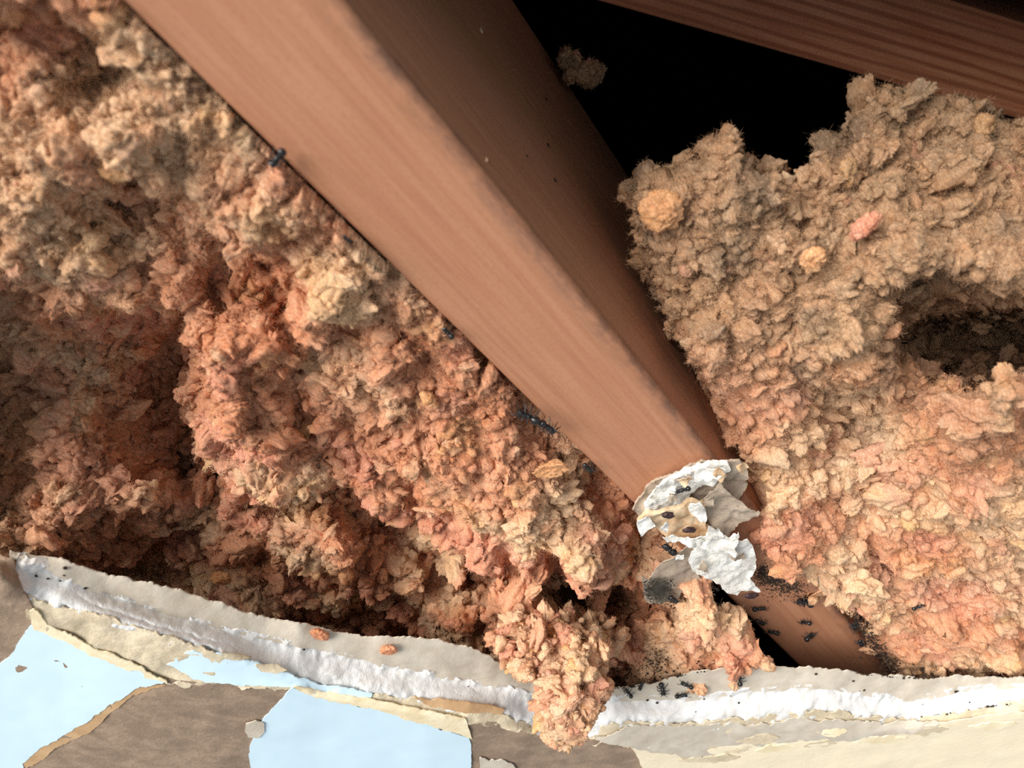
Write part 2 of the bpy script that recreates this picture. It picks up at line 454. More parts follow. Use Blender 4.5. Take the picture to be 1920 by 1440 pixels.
L_CTRL = [(-150, -100, 15), (0, 0, 13), (150, 0, 11), (250, 40, 6), (20, 85, 34), (60, 140, 10), (120, 90, 12), (170, 150, 20), (230, 85, 26), (285, 108, 20), (400, 230, 4), (320, 200, 5), (540, 340, 1),
 (620, 430, 2), (700, 500, 3), (800, 590, 11), (860, 660, 13), (960, 745, 16), (1050, 830, 20), (1150, 920, 24), (1220, 1010, 24), (250, 300, 3), (400, 350, 7), (520, 440, 4),
 (600, 560, 4), (700, 640, 5), (800, 720, 5), (900, 800, 5), (1000, 880, 4), (1080, 960, 6), (1150, 1030, 7), (0, 260, 5), (100, 300, 3), (0, 400, 12), (100, 480, 10), (200, 380, 24), (240, 350, 30), (300, 470, 14), (420, 540, 30), (330, 560, 22),
 (200, 540, 18), (60, 560, 30), (100, 620, 33), (250, 640, 42), (350, 700, 44), (350, 850, 40), (200, 760, 34), (100, 680, 34), (0, 720, 38), (0, 800, 34), (410, 600, 14), (405, 700, 10), (400, 800, 14), (470, 700, 4), (500, 620, 8), (560, 560, 20), (600, 760, 20), (520, 830, 10),
 (440, 890, 18), (560, 930, 24), (660, 870, 22), (640, 620, 6), (640, 700, 12), (740, 900, 8), (850, 940, 5), (930, 1030, 3), (1000, 1050, 0), (1100, 1050, -1), (1240, 1080, 3), (760, 820, 10), (900, 1090, 24), (1050, 1100, 22), (1150, 1085, 22), (1200, 1130, 12),
 (1290, 1150, -6), (1360, 1180, -9), (700, 960, 36), (740, 1090, 34), (650, 1020, 18), (620, 960, 24), (850, 1160, 2), (930, 1110, 6), (780, 1190, 40), (650, 1160, 36), (500, 1060, 18), (400, 1000, 20), (300, 900, 14), (130, 890, 12), (230, 950, 14), (60, 950, 6), (320, 960, 26),
 (0, 900, 28), (60, 1005, -8), (0, 990, -8), (130, 1010, 0), (200, 1060, 34), (430, 1120, 24), (350, 1100, 30), (520, 1160, 34), (1050, 1160, -2), (1020, 1120, 4), (1060, 1220, -6), (960, 1250, 8), (930, 1220, 16), (1250, 1190, -7), (1200, 1250, -8), (1340, 1225, -11), (1400, 1190, -9), (1130, 1200, 2), (600, 1180, 40), (900, 1330, 20), (300, 1300, 30), (-150, 1200, 25), (-150, 600, 30)]
L_POLY = [(-190, -190), (110, -190), (290, 0), (540, 240), (860, 560), (1240, 930), (1310, 1020), (1330, 1100), (1372, 1128), (1396, 1160), (1404, 1190), (1388, 1214), (1350, 1232), (1290, 1246), (1180, 1285), (1080, 1330), (900, 1330), (500, 1260), (300, 1200), (0, 1120), (-190, 1090)]
R_CTRL = [(1180, 340, 60), (1200, 380, 46), (1300, 330, 40), (1370, 260, 44), (1500, 350, 40), (1600, 260, 52), (1650, 190, 62), (1750, 230, 60), (1900, 300, 54), (1900, 420, 30), (1750, 400, 34), (1600, 450, 30), (1400, 450, 26), (1240, 480, 40), (1250, 560, 40),
 (1310, 600, 26), (1300, 730, 30), (1400, 700, 18), (1500, 600, 20), (1640, 600, 10), (1640, 500, 16), (1690, 470, 14), (1700, 540, 34), (1760, 520, 30), (1850, 640, 110), (1790, 640, 95), (1700, 640, 55), (1680, 600, 40), (1920, 530, 16), (1850, 480, 12), (1920, 640, 110), (1840, 560, 40), (1700, 720, 28), (1640, 700, 12), (1780, 730, 14), (1900, 715, 2),
 (1700, 800, 8), (1920, 850, -4), (1500, 830, 14), (1590, 770, 28), (1420, 800, 20), (1340, 800, 34), (1400, 870, 14), (1450, 950, 0), (1450, 1070, -4), (1600, 950, 2), (1620, 870, 6), (1800, 950, -8), (1700, 1080, -6), (1560, 1110, 0), (1640, 1180, -2), (1900, 1100, -12), (1700, 1230, -4), (1900, 1240, -12), (1900, 1320, 0), (2080, 900, -5), (2080, 400, 30)]
R_POLY = [(1170, 345), (1200, 318), (1262, 300), (1325, 293), (1332, 250), (1352, 238), (1388, 240), (1400, 290), (1440, 312), (1505, 320), (1515, 296), (1545, 278), (1590, 262), (1588, 225), (1610, 205), (1613, 160), (1660, 150), (1728, 160), (1742, 188), (1820, 193), (1920, 228), (2290, 320), (2290, 1340), (1700, 1340),
 (1672, 1270), (1650, 1222), (1612, 1205), (1600, 1150), (1580, 1136), (1556, 1096), (1538, 1076), (1498, 1078), (1450, 1062), (1416, 1030), (1408, 960), (1405, 900), (1398, 850), (1345, 800), (1305, 730), (1290, 680), (1252, 610), (1220, 540), (1198, 470), (1196, 420)]
def off_joist_left(V):
    s = V.copy(); lim = (JX0-0.0004) if RIGHT > 0 else (JX1+0.0004)
    hit = (s[:, 2] > -0.0006) | (proj(s)[1] < 1040)
    over = hit & (s[:, 0] > lim)
    s[over, 0] = lim; s[over, 2] = np.maximum(s[over, 2], 0.0012)
    if RIGHT > 0: pass
    else: s[hit, 0] = np.maximum(s[hit, 0], lim)
    return s
def off_joist_right(V):
    s = V.copy(); lim = (JX1+0.0004) if RIGHT > 0 else (JX0-0.0004)
    hit = (s[:, 2] > -0.0006)
    if RIGHT > 0: s[hit, 0] = np.maximum(s[hit, 0], lim)
    else: s[hit, 0] = np.minimum(s[hit, 0], lim)
    return s
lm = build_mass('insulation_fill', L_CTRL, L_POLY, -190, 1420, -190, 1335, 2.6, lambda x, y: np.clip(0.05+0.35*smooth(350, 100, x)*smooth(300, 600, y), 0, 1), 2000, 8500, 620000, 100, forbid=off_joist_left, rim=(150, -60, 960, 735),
    extra=lambda x, y: 20*smooth(0, 16, y-np.interp(x, [860, 930, 1000, 1080, 1150, 1250], [1010, 1052, 1066, 1058, 1056, 1084]))*smooth(110, 40, y-np.interp(x, [860, 1250], [1010, 1084]))*smooth(850, 900, x)*smooth(1290, 1250, x)
    + 22*smooth(0, 22, np.interp(y, [540, 640, 760, 880, 930], [372, 376, 372, 400, 470])-x)*smooth(120, 370, x)*smooth(545, 600, y)*smooth(930, 870, y)
    + 16*smooth(0, 18, y-np.interp(x, [430, 560, 650, 720, 840], [905, 890, 880, 930, 1000]))*smooth(90, 30, y-np.interp(x, [430, 560, 650, 720, 840], [905, 890, 880, 930, 1000]))*smooth(420, 470, x)*smooth(860, 800, x)
    + 24*smooth(1, .4, np.hypot((x-22)/46, (y-84)/24)) + 16*smooth(1, .3, np.hypot((x-262)/60, (y-98-(x-262)*.3)/20)))
tag(lm, 'salmon and cream fibre insulation filling the bay left of the diagonal joist', 'insulation', kind='stuff')
rm = build_mass('insulation_fill', R_CTRL, R_POLY, 1150, 2290, 130, 1340, 2.6, lambda x, y: np.clip(0.8*smooth(1000, 450, y)+.15, 0, 1), 1300, 6000, 430000, 200, drop=22, forbid=off_joist_right,  # greyer towards the top, with the weaker sun there put into the colour
    extra=lambda x, y: 90*smooth(1.1, .7, np.hypot((x-1860-(y-640)*.4)/180, (y-648+(x-1860)*.12)/76)) + 22*smooth(1.1, .5, np.hypot((x-1790)/230, (y-600)/130)))
tag(rm, 'beige and pink fibre insulation right of the joist with a dark burrow in it', 'insulation', kind='stuff')

def cluster(name, pts, n, rlo, rhi, nf, right=0.2, jit=3.0, forbid=None):
    """a tuft of wool: nodules along a 3D path given as (position, spread)"""
    pts = [(np.array(p), s) for p, s in pts]
    k = rng.integers(0, len(pts)-1, n) if len(pts) > 1 else np.zeros(n, int)
    t = rng.random(n)[:, None]
    a = np.array([p for p, s in pts]); s = np.array([s for p, s in pts])
    k2 = np.minimum(k+1, len(pts)-1)
    c = a[k]*(1-t)+a[k2]*t
    sp = (s[k]*(1-t[:, 0])+s[k2]*t[:, 0])*MM
    off = rng.normal(size=(n, 3)); off /= np.linalg.norm(off, axis=1)[:, None]
    c = c + off*(sp*rng.random(n)**.45)[:, None]
    rr = rng.uniform(rlo, rhi, n)*MM
    h = n//2
    v1, f1, n1, nv1 = blobs(c[:h], rr[:h], PR3); v2, f2, n2, nv2 = blobs(c[h:], rr[h:]*.6, PR2)
    col = tint_of(c, np.full(n, right)); ch = rng.random(n)
    for key, lo, hi, kk in (('yellow', 0, .06, .7), ('pink', .06, .18, .6), ('cream', .18, .45, .7), ('beige', .45, .6, .6)):
        q = (ch >= lo) & (ch < hi); col[q] = col[q]*(1-kk)+PAL[key]*kk
    C = np.concatenate([np.repeat(col[:h], nv1, 0), np.repeat(col[h:], nv2, 0)])
    NN = np.concatenate([n1, n2]); V = fluff(np.concatenate([v1, v2]), NN)
    ii = rng.choice(len(V), nf)
    fv, fq, ft = fibres(V[ii], NN[ii]*.8+rng.normal(size=(nf, 3))*.8, (.8+2.6*rng.random(nf)**2)*MM, rng.uniform(.028, .05, nf)*MM)
    VV = np.concatenate([V, fv]); CC = np.concatenate([C, np.repeat(C[ii]*.5+PAL['cream']*.5, 5, 0)])
    if forbid is not None: VV = forbid(VV)
    org = VV.mean(0)
    return mesh_obj(name, VV, [f1, f2+len(v1), ft+len(V), fq+len(V)], M_INS, cols=np.clip(CC, 0, 1), origin=org)
hang = cluster('insulation_tuft', [(P(1125, 1195, -10), 12), (P(1060, 1215, -26), 17), (P(970, 1205, -30), 13), (P(1080, 1255, -42), 18), (P(1068, 1300, -54), 13), (P(1062, 1335, -58), 10.5), (P(1052, 1365, -59), 8.5)], 1250, 1.1, 3.4, 90000, .25)
tag(hang, 'shaggy salmon insulation tuft drooping over the broken ceiling edge', 'insulation', 'loose insulation tufts')
back = cluster('insulation_tuft', [(P(1062, 100, 165), 4), (P(1075, 125, 165), 7), (P(1100, 140, 165), 5), (P(1118, 128, 165), 2)], 60, 1.2, 3.2, 6000, .9)
tag(back, 'small pale insulation wisp poking past the far edge of the joist into the dark', 'insulation', 'loose insulation tufts')

# ------------------------------------------------------------------ torn sheets (drywall, paper, paint films)
def densify(poly, step, rag, seed, smooth_px=40, closed=True):
    """resample an outline and roughen it like a tear"""
    poly = np.asarray(poly, float); out = []
    nxt = np.roll(poly, -1, 0) if closed else poly[1:]
    for a, b in zip(poly, nxt):
        n = max(1, int(np.hypot(*(b-a))/step))
        for k in range(n): out.append(a+(b-a)*k/n)
    if not closed: out.append(poly[-1])
    o = np.array(out); q = np.column_stack([o, np.zeros(len(o))])
    dx = noise(q, 22, seed)*.6+noise(q, 9, seed+1)*.35+noise(q, 4, seed+2)*.3
    dy = noise(q, 22, seed+3)*.6+noise(q, 9, seed+4)*.35+noise(q, 4, seed+5)*.3
    return o + np.column_stack([dx, dy])*rag
def sheet(name, outline, zfn, mat, parent=None, step=5, ostep=3, rag=2.0, thick=0.4, crumple=0.3, csize=0.006, seed=1, origin=None, ragged=True):
    ol = densify(outline, ostep, rag if ragged else 0, seed)
    x0, y0 = ol.min(0); x1, y1 = ol.max(0)
    gx, gy = np.meshgrid(np.arange(x0+step/2, x1, step), np.arange(y0+step/2, y1, step))
    gx = (gx + (np.arange(gx.shape[0]) % 2)[:, None]*step/2).ravel(); gy = gy.ravel()
    m = inside(ol, gx, gy); gx = gx[m]; gy = gy[m]
    m = edge_dist(outline, gx, gy) > step*.35 + rag*.4; gx = gx[m]; gy = gy[m]
    n = len(ol)
    pts = [Vector(p) for p in ol] + [Vector((a, b)) for a, b in zip(gx, gy)]
    r = delaunay_2d_cdt(pts, [(i, (i+1) % n) for i in range(n)], [], 1, 1e-4)
    v = np.array([tuple(p) for p in r[0]]); tris = [f for f in r[2]]
    z = np.array(zfn(v[:, 0], v[:, 1]), float)
    p = unproj(v[:, 0], v[:, 1], z*MM)
    cr = (noise(p, csize, seed+9) + .5*noise(p, csize*.45, seed+10) + .3*noise(p, csize*.2, seed+11))*crumple*MM
    p[:, 2] += cr
    back = p + np.array([0, 0, thick*MM])
    N0 = len(p); F_ = [tuple(f) for f in tris] + [tuple(i+N0 for i in reversed(f)) for f in tris]
    ec = {}; rim = []
    for f in tris:
        for i in range(len(f)):
            a, b = f[i], f[(i+1) % len(f)]
            ec[(a, b)] = 1
    for (a, b) in list(ec):
        if (b, a) not in ec: rim.append((a, b))
    ids = sorted({i for e in rim for i in e}); im = {v_: 2*N0+k for k, v_ in enumerate(ids)}; nr_ = len(ids)
    for a, b in rim: F_.append((im[b], im[a], im[a]+nr_, im[b]+nr_))
    return mesh_obj(name, np.concatenate([p, back, p[ids], back[ids]]), F_, mat, parent, shade=True, origin=origin)

# stations along the broken edge: x, (y0 back paper top, y1 paper/gypsum, y2 gypsum/torn paper, y3 face), z0..z3 (mm)
ST = np.array([
 (-260, 1010, 1018, 1060, 1090, -38, -41, -50, -51), (0, 1040, 1043, 1085, 1120, -38, -41, -50, -51), (60, 1043, 1052, 1128, 1160, -38, -41, -50, -51.5),
 (120, 1048, 1074, 1140, 1195, -38, -41.5, -50, -52), (200, 1076, 1112, 1160, 1228, -38, -42, -51, -53), (300, 1096, 1142, 1192, 1276, -38, -42, -52, -54),
 (400, 1130, 1168, 1222, 1284, -38, -42, -52, -54.5), (500, 1160, 1192, 1262, 1286, -37, -41, -52, -54), (560, 1166, 1202, 1282, 1290, -37, -41, -52, -53.5),
 (600, 1180, 1210, 1292, 1302, -36, -40, -51, -53), (700, 1194, 1238, 1302, 1322, -36, -40, -50, -52.5), (800, 1196, 1256, 1320, 1338, -35, -39, -49, -52),
 (880, 1215, 1278, 1326, 1350, -34, -38, -48, -51), (950, 1252, 1285, 1345, 1362, -33, -37, -47, -50), (1000, 1276, 1300, 1366, 1376, -32, -36, -46, -49.5), (1080, 1290, 1305, 1380, 1388, -31, -34, -45, -48),
 (1150, 1290, 1303, 1358, 1394, -30, -33, -43, -47), (1200, 1283, 1303, 1356, 1403, -29, -32, -42, -46), (1300, 1259, 1305, 1356, 1418, -28, -32, -41, -44),
 (1400, 1249, 1290, 1350, 1402, -27, -31, -40, -43), (1500, 1252, 1283, 1338, 1387, -26, -30, -38.5, -42), (1560, 1256, 1286, 1337, 1380, -26, -29.5, -38, -41.5),
 (1620, 1262, 1296, 1346, 1380, -25, -29, -37.5, -41), (1700, 1270, 1306, 1352, 1367, -25, -29, -37, -40), (1800, 1270, 1290, 1337, 1352, -24, -27, -36, -39), (1920, 1272, 1281, 1318, 1337, -24, -26, -35, -38), (2180, 1275, 1279, 1300, 1315, -24, -26, -34, -37)], float)
def yline(k, x): return np.interp(x, ST[:, 0], ST[:, 1+k])
def zdry(x, y):
    x = np.asarray(x, float); y = np.asarray(y, float)
    ys = [yline(k, x) for k in range(4)]; zs = [np.interp(x, ST[:, 0], ST[:, 5+k]) for k in range(4)]
    z = zs[0].copy()
    for k in range(3):
        t = np.clip((y-ys[k])/np.maximum(ys[k+1]-ys[k], 1), 0, 1)
        if k == 1: t = t*0.35 + 0.65*smooth(0, 1, t)
        z = z + (zs[k+1]-zs[k])*t
    return z
def curve(k, x0, x1, dy=0, step=18):
    xs = np.arange(x0, x1+1, step); xs[-1] = x1
    return [(x, float(yline(k, x))+dy) for x in xs]
def band(ka, kb, x0, x1, da=0, db=0): return curve(ka, x0, x1, da) + curve(kb, x0, x1, db)[::-1]

M_PAPER = rough_mat('grey_backing_paper', s2l(202, 193, 178), s2l(186, 175, 158), 700, 0.0003, 0.5, rough=0.95, specks=s2l(120, 104, 88), spk=0.24)
M_GYP = rough_mat('crumbly_gypsum', s2l(222, 222, 221), s2l(204, 200, 194), 420, 0.0007, 0.8, rough=1.0, lo=0.45, hi=0.75, specks=s2l(180, 170, 160), spk=0.20)
M_TORN = rough_mat('torn_face_paper', s2l(222, 208, 180), s2l(196, 180, 152), 420, 0.0006, 0.8, rough=0.95, specks=s2l(140, 116, 88), spk=0.27)
M_BROWN = rough_mat('bare_brown_paper', s2l(158, 136, 116), s2l(138, 118, 100), 520, 0.0005, 0.9, rough=0.95, lo=0.4, hi=0.6, specks=s2l(196, 184, 168), spk=0.26)
M_BLUE = rough_mat('skylight_blue_paint', s2l(206, 230, 242), s2l(203, 228, 241), 500, 0.00003, 0.2, rough=0.7)  # paint colour with the bluish sky light put into it
M_CREAM = rough_mat('cream_paint', s2l(240, 228, 198), s2l(234, 220, 190), 260, 0.0004, 0.7, rough=0.8, specks=s2l(170, 140, 100), spk=0.235)
M_CREAMEDGE = rough_mat('cream_paint_edge', s2l(244, 232, 200), s2l(226, 208, 170), 500, 0.0003, 0.6, rough=0.8)
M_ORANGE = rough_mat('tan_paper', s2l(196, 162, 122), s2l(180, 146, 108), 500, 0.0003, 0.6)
M_DARK = rough_mat('dark_grime', s2l(60, 48, 40), s2l(36, 30, 26), 800, 0.0006, 1.0)

ceil_face = sheet('ceiling', curve(3, -260, 2180, -3) + [(2180, 1700), (-260, 1700)], lambda x, y: zdry(x, y)-0.0*x, M_BROWN, step=12, ostep=8, rag=1, thick=8, crumple=.35, csize=.012, seed=3)
tag(ceil_face, kind='structure')
def bandpart(name, outline, mat, dz=0.0, **kw):
    return sheet(name, outline, lambda x, y: zdry(x, y)+dz, mat, parent=ceil_face, **kw)
bandpart('brown_face_paper', [(-220, 1020), (-20, 1041), (22, 1046), (30, 1075), (44, 1108), (62, 1140), (60, 1165), (0, 1130), (-220, 1100)], M_BROWN, dz=-.6, step=8, rag=3, thick=.6, crumple=.4, seed=9)
bandpart('backing_paper', band(0, 1, 14, 2100, 0, 8), M_PAPER, step=8, rag=4.0, thick=.5, crumple=.5, csize=.02, seed=11)
bandpart('gypsum_core', band(1, 2, 30, 2100, 0, 8), M_GYP, step=4.5, ostep=3, rag=3.0, thick=2.5, crumple=.75, csize=.004, seed=21)
bandpart('torn_face_paper', band(2, 3, 50, 2100, -3, 4), M_TORN, dz=-.25, step=7, rag=5.0, thick=.5, crumple=.5, csize=.010, seed=31)
# paint that is left on the ceiling face
fz = lambda d: (lambda x, y: zdry(x, y)-d)
def paint(name, outline, mat, d=.5, **kw):
    a = dict(step=11, ostep=4, rag=3.2, thick=.45, crumple=.12, csize=.02); a.update(kw)
    return sheet(name, outline, fz(d), mat, parent=ceil_face, **a)
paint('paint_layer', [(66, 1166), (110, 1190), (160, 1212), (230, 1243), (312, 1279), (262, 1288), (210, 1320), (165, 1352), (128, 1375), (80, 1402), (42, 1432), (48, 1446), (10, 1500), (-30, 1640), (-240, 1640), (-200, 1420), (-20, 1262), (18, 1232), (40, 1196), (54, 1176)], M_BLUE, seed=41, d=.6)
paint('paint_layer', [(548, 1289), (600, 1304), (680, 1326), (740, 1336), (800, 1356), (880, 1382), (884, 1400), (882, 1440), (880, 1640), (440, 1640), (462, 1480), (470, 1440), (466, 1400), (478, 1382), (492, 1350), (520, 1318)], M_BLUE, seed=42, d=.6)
paint('paint_edge', [(52, 1150), (66, 1140), (90, 1172), (160, 1206), (240, 1240), (312, 1276), (314, 1282), (230, 1252), (158, 1220), (108, 1200), (62, 1178)], M_CREAMEDGE, seed=43, d=.9, step=6, rag=4)
paint('paint_edge', [(548, 1286), (620, 1298), (700, 1312), (790, 1330), (872, 1348), (884, 1386), (800, 1360), (740, 1342), (660, 1322), (600, 1310), (560, 1296)], M_CREAMEDGE, seed=44, d=.9, step=6, rag=3)
paint('paint_layer', [(1180, 1398), (1250, 1404), (1320, 1408), (1400, 1396), (1500, 1378), (1600, 1378), (1700, 1366), (1800, 1350), (1920, 1334), (2140, 1312), (2140, 1640), (1210, 1640), (1206, 1450), (1198, 1422)], M_CREAM, seed=45, d=.7, step=8, crumple=.25)
paint('torn_strip', [(1150, 1372), (1180, 1362), (1300, 1362), (1420, 1358), (1500, 1347), (1560, 1350), (1660, 1358), (1760, 1350), (1760, 1362), (1640, 1386), (1540, 1392), (1420, 1404), (1320, 1418), (1240, 1412), (1180, 1400), (1110, 1386)], M_PAPER, seed=46, d=.9, step=7, rag=5, crumple=.5)
paint('tan_edge', [(310, 1284), (262, 1286), (205, 1320), (160, 1352), (118, 1378), (80, 1398), (40, 1432), (48, 1442), (100, 1408), (140, 1388), (185, 1360), (205, 1340), (250, 1304)], M_ORANGE, seed=47, d=.35, step=8, rag=3)
paint('paint_chip', [(460, 1358), (478, 1352), (494, 1358), (494, 1374), (484, 1384), (466, 1382), (458, 1370)], M_PAPER, seed=48, d=1.2, step=5, rag=2)
paint('paint_chip', [(900, 1418), (916, 1428), (940, 1424), (962, 1436), (980, 1460), (900, 1460)], M_PAPER, seed=49, d=1.0, step=6, rag=4)
# smooth white patch and tan scraps on the left, beneath the fold
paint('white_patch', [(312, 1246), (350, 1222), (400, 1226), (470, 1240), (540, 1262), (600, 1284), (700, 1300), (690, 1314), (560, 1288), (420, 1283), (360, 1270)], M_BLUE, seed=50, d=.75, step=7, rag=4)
for k, o_ in enumerate(([(412, 1224), (440, 1226), (470, 1232), (452, 1238), (424, 1236)], [(480, 1248), (520, 1246), (540, 1256), (516, 1262), (488, 1258)])):
    paint('paper_scrap', o_, M_TORN, seed=52+k, d=1.1, step=5, rag=2)

# outer ceiling beyond the frame, added to keep room light out of the attic
o_in = [tuple(unproj(x, y, z*MM)) for x, y, z in ((-500, -700, 0), (960, -1000, 0), (2600, -700, 0), (2500, 500, 0), (2120, 1420, -34), (960, 1560, -46), (-200, 1560, -50), (-160, 700, -10))]
vs = []; 
for p in o_in: vs += [p, (p[0], p[1], p[2]+.012)]
cen = np.mean([p[:2] for p in o_in], 0)
for p in o_in:
    d_ = np.array(p[:2])-cen; d_ /= np.abs(d_).max(); e = (np.clip(cen[0]+d_[0]*3, -1.01, 1.01), np.clip(cen[1]+d_[1]*3, -1.01, 1.61))
    vs += [(e[0], e[1], -.02), (e[0], e[1], -.008)]
fs = []
n8 = len(o_in)
for k in range(n8):
    j = (k+1) % n8; a0, a1, b0, b1 = 2*k, 2*k+1, 2*j, 2*j+1; c0, c1, d0, d1 = 2*n8+2*k, 2*n8+2*k+1, 2*n8+2*j, 2*n8+2*j+1
    fs += [(a0, b0, d0, c0), (a1, c1, d1, b1), (a0, a1, b1, b0), (c0, d0, d1, c1)]
tag(mesh_obj('ceiling', vs, fs, M_CREAM, shade=False), kind='structure')

# ------------------------------------------------------------------ broken piece of drywall nailed to the joist
scrap = empty('drywall_scrap', P(1310, 1000, 0))
tag(scrap, 'torn white and grey piece of drywall still stuck across the joist', 'drywall scrap')
M_SCW = rough_mat('scrap_white_paper', s2l(242, 241, 235), s2l(226, 221, 210), 420, 0.0012, 1.0, rough=1.0, specks=s2l(170, 150, 120), spk=0.25)
M_SCG = rough_mat('scrap_grey_paper', s2l(178, 162, 144), s2l(160, 144, 126), 520, 0.0005, 0.9, rough=0.95, lo=.4, hi=.6, specks=s2l(70, 60, 50), spk=0.30)
M_SCB = rough_mat('scrap_brown', s2l(190, 150, 110), s2l(222, 200, 168), 600, 0.0005, 0.9, rough=0.9)
M_MOULD = rough_mat('dark_mould', s2l(74, 72, 62), s2l(44, 42, 38), 900, 0.0010, 1.0, rough=1.0)
M_NAIL, _nt, _b = new_mat('rusty_dark_metal', 0.45); _b.inputs['Base Color'].default_value = (*s2l(60, 44, 44), 1); _b.inputs['Metallic'].default_value = 0.3
def lin(x0, y0, z0, gx, gy): return lambda x, y: z0 + (np.asarray(x)-x0)*gx + (np.asarray(y)-y0)*gy
def sc(name, o, z, mat, **kw):
    a = dict(parent=scrap, step=4, ostep=2.5, rag=2.6, thick=.5, crumple=1.0, csize=.006); a.update(kw)
    x = sheet(name, o, z, mat, **a); return x
sc('backing_paper', [(1186, 950), (1212, 918), (1246, 896), (1290, 878), (1318, 868), (1360, 864), (1388, 862), (1398, 874), (1404, 890), (1396, 900), (1402, 912), (1380, 935), (1360, 950), (1300, 980), (1230, 985), (1200, 968)], lin(1300, 920, -2, 0.006, 0.0), M_SCG, seed=70, thick=1.2)
sc('paper_flap', [(1330, 925), (1352, 905), (1372, 930), (1400, 948), (1424, 960), (1416, 972), (1385, 985), (1366, 1006), (1340, 1000), (1322, 985), (1312, 955)], lin(1340, 960, -7, -.045, 0), M_SCG, seed=71)
sc('gypsum_chunk', [(1208, 958), (1222, 932), (1240, 912), (1268, 896), (1290, 884), (1330, 878), (1366, 876), (1370, 884), (1350, 900), (1322, 910), (1300, 925), (1290, 945), (1262, 955), (1230, 968), (1206, 980)], lin(1280, 920, -5, 0, 0.02), M_SCW, seed=72, thick=2.5)
sc('gypsum_chunk', [(1196, 975), (1215, 962), (1240, 958), (1268, 954), (1298, 946), (1324, 950), (1326, 972), (1324, 990), (1342, 1000), (1362, 1022), (1370, 1040), (1346, 1028), (1300, 1030), (1275, 1016), (1244, 1004), (1222, 990), (1202, 1000), (1196, 992)], lin(1280, 990, -10, 0, -.02), M_SCB, seed=73, thick=2)
sc('white_paper', [(1196, 976), (1212, 970), (1228, 988), (1222, 992), (1208, 996), (1200, 1001), (1195, 990)], lin(1200, 985, -13, 0, 0), M_SCW, seed=74)
sc('white_paper', [(1296, 948), (1312, 942), (1325, 956), (1326, 972), (1318, 978), (1300, 968), (1292, 958)], lin(1310, 960, -14, 0, 0), M_SCW, seed=75)
sc('white_paper', [(1244, 1004), (1262, 1008), (1280, 1012), (1300, 1006), (1326, 1008), (1332, 986), (1350, 998), (1364, 1008), (1386, 996), (1388, 1006), (1378, 1022), (1384, 1040), (1340, 1032), (1300, 1026), (1262, 1018)], lin(1320, 1015, -14, 0, -.02), M_SCW, seed=76, rag=4)
sc('paper_flap', [(1270, 1040), (1292, 1022), (1310, 1030), (1298, 1050), (1300, 1070), (1318, 1088), (1290, 1096), (1278, 1108), (1270, 1126), (1240, 1132), (1210, 1128), (1208, 1100), (1204, 1080), (1215, 1086), (1230, 1068), (1248, 1052)], lin(1260, 1080, -10, 0.03, 0), M_SCG, seed=77, crumple=.6)
sc('white_paper', [(1296, 1036), (1312, 1026), (1345, 1030), (1376, 1020), (1402, 1012), (1414, 1030), (1420, 1050), (1414, 1072), (1406, 1082), (1418, 1100), (1426, 1110), (1404, 1108), (1390, 1112), (1382, 1118), (1362, 1114), (1352, 1098), (1330, 1088), (1300, 1072), (1292, 1054)], lin(1350, 1070, -12, 0.01, 0.01), M_SCW, seed=78, crumple=.8)
sc('white_paper', [(1232, 912), (1262, 896), (1268, 912), (1258, 932), (1240, 946), (1226, 950), (1214, 952), (1222, 932)], lin(1240, 925, -9, 0, 0), M_SCW, seed=79)
sc('white_paper', [(1306, 884), (1340, 876), (1362, 878), (1350, 890), (1324, 900), (1300, 902)], lin(1330, 890, -9, 0, 0), M_SCW, seed=80)
def lump(name, x, y, z, rx, ry, rz, mat, parent=None, rot=0.0, seed=0):
    v, f = ico(3); r = 1+.22*noise(v+seed*3.1, .7, 5)+.10*noise(v+seed*3.1, .3, 6)
    q = v*r[:, None]*np.array([rx, ry, rz])*MM
    c, s_ = math.cos(rot), math.sin(rot); q = q @ np.array([[c, s_, 0], [-s_, c, 0], [0, 0, 1]])
    return mesh_obj(name, q+np.array(P(x, y, z)), f, mat, parent, origin=tuple(P(x, y, z)))
lump('nail_head', 1253, 966, -13.5, 2.4, 1.6, 1.0, M_NAIL, scrap, .5, 1)
lump('nail_head', 1292, 994, -13.5, 2.6, 1.5, 1.0, M_NAIL, scrap, .5, 2)
lump('dark_lump', 1408, 1117, -12, 3.4, 1.8, 1.2, M_NAIL, scrap, .6, 3)

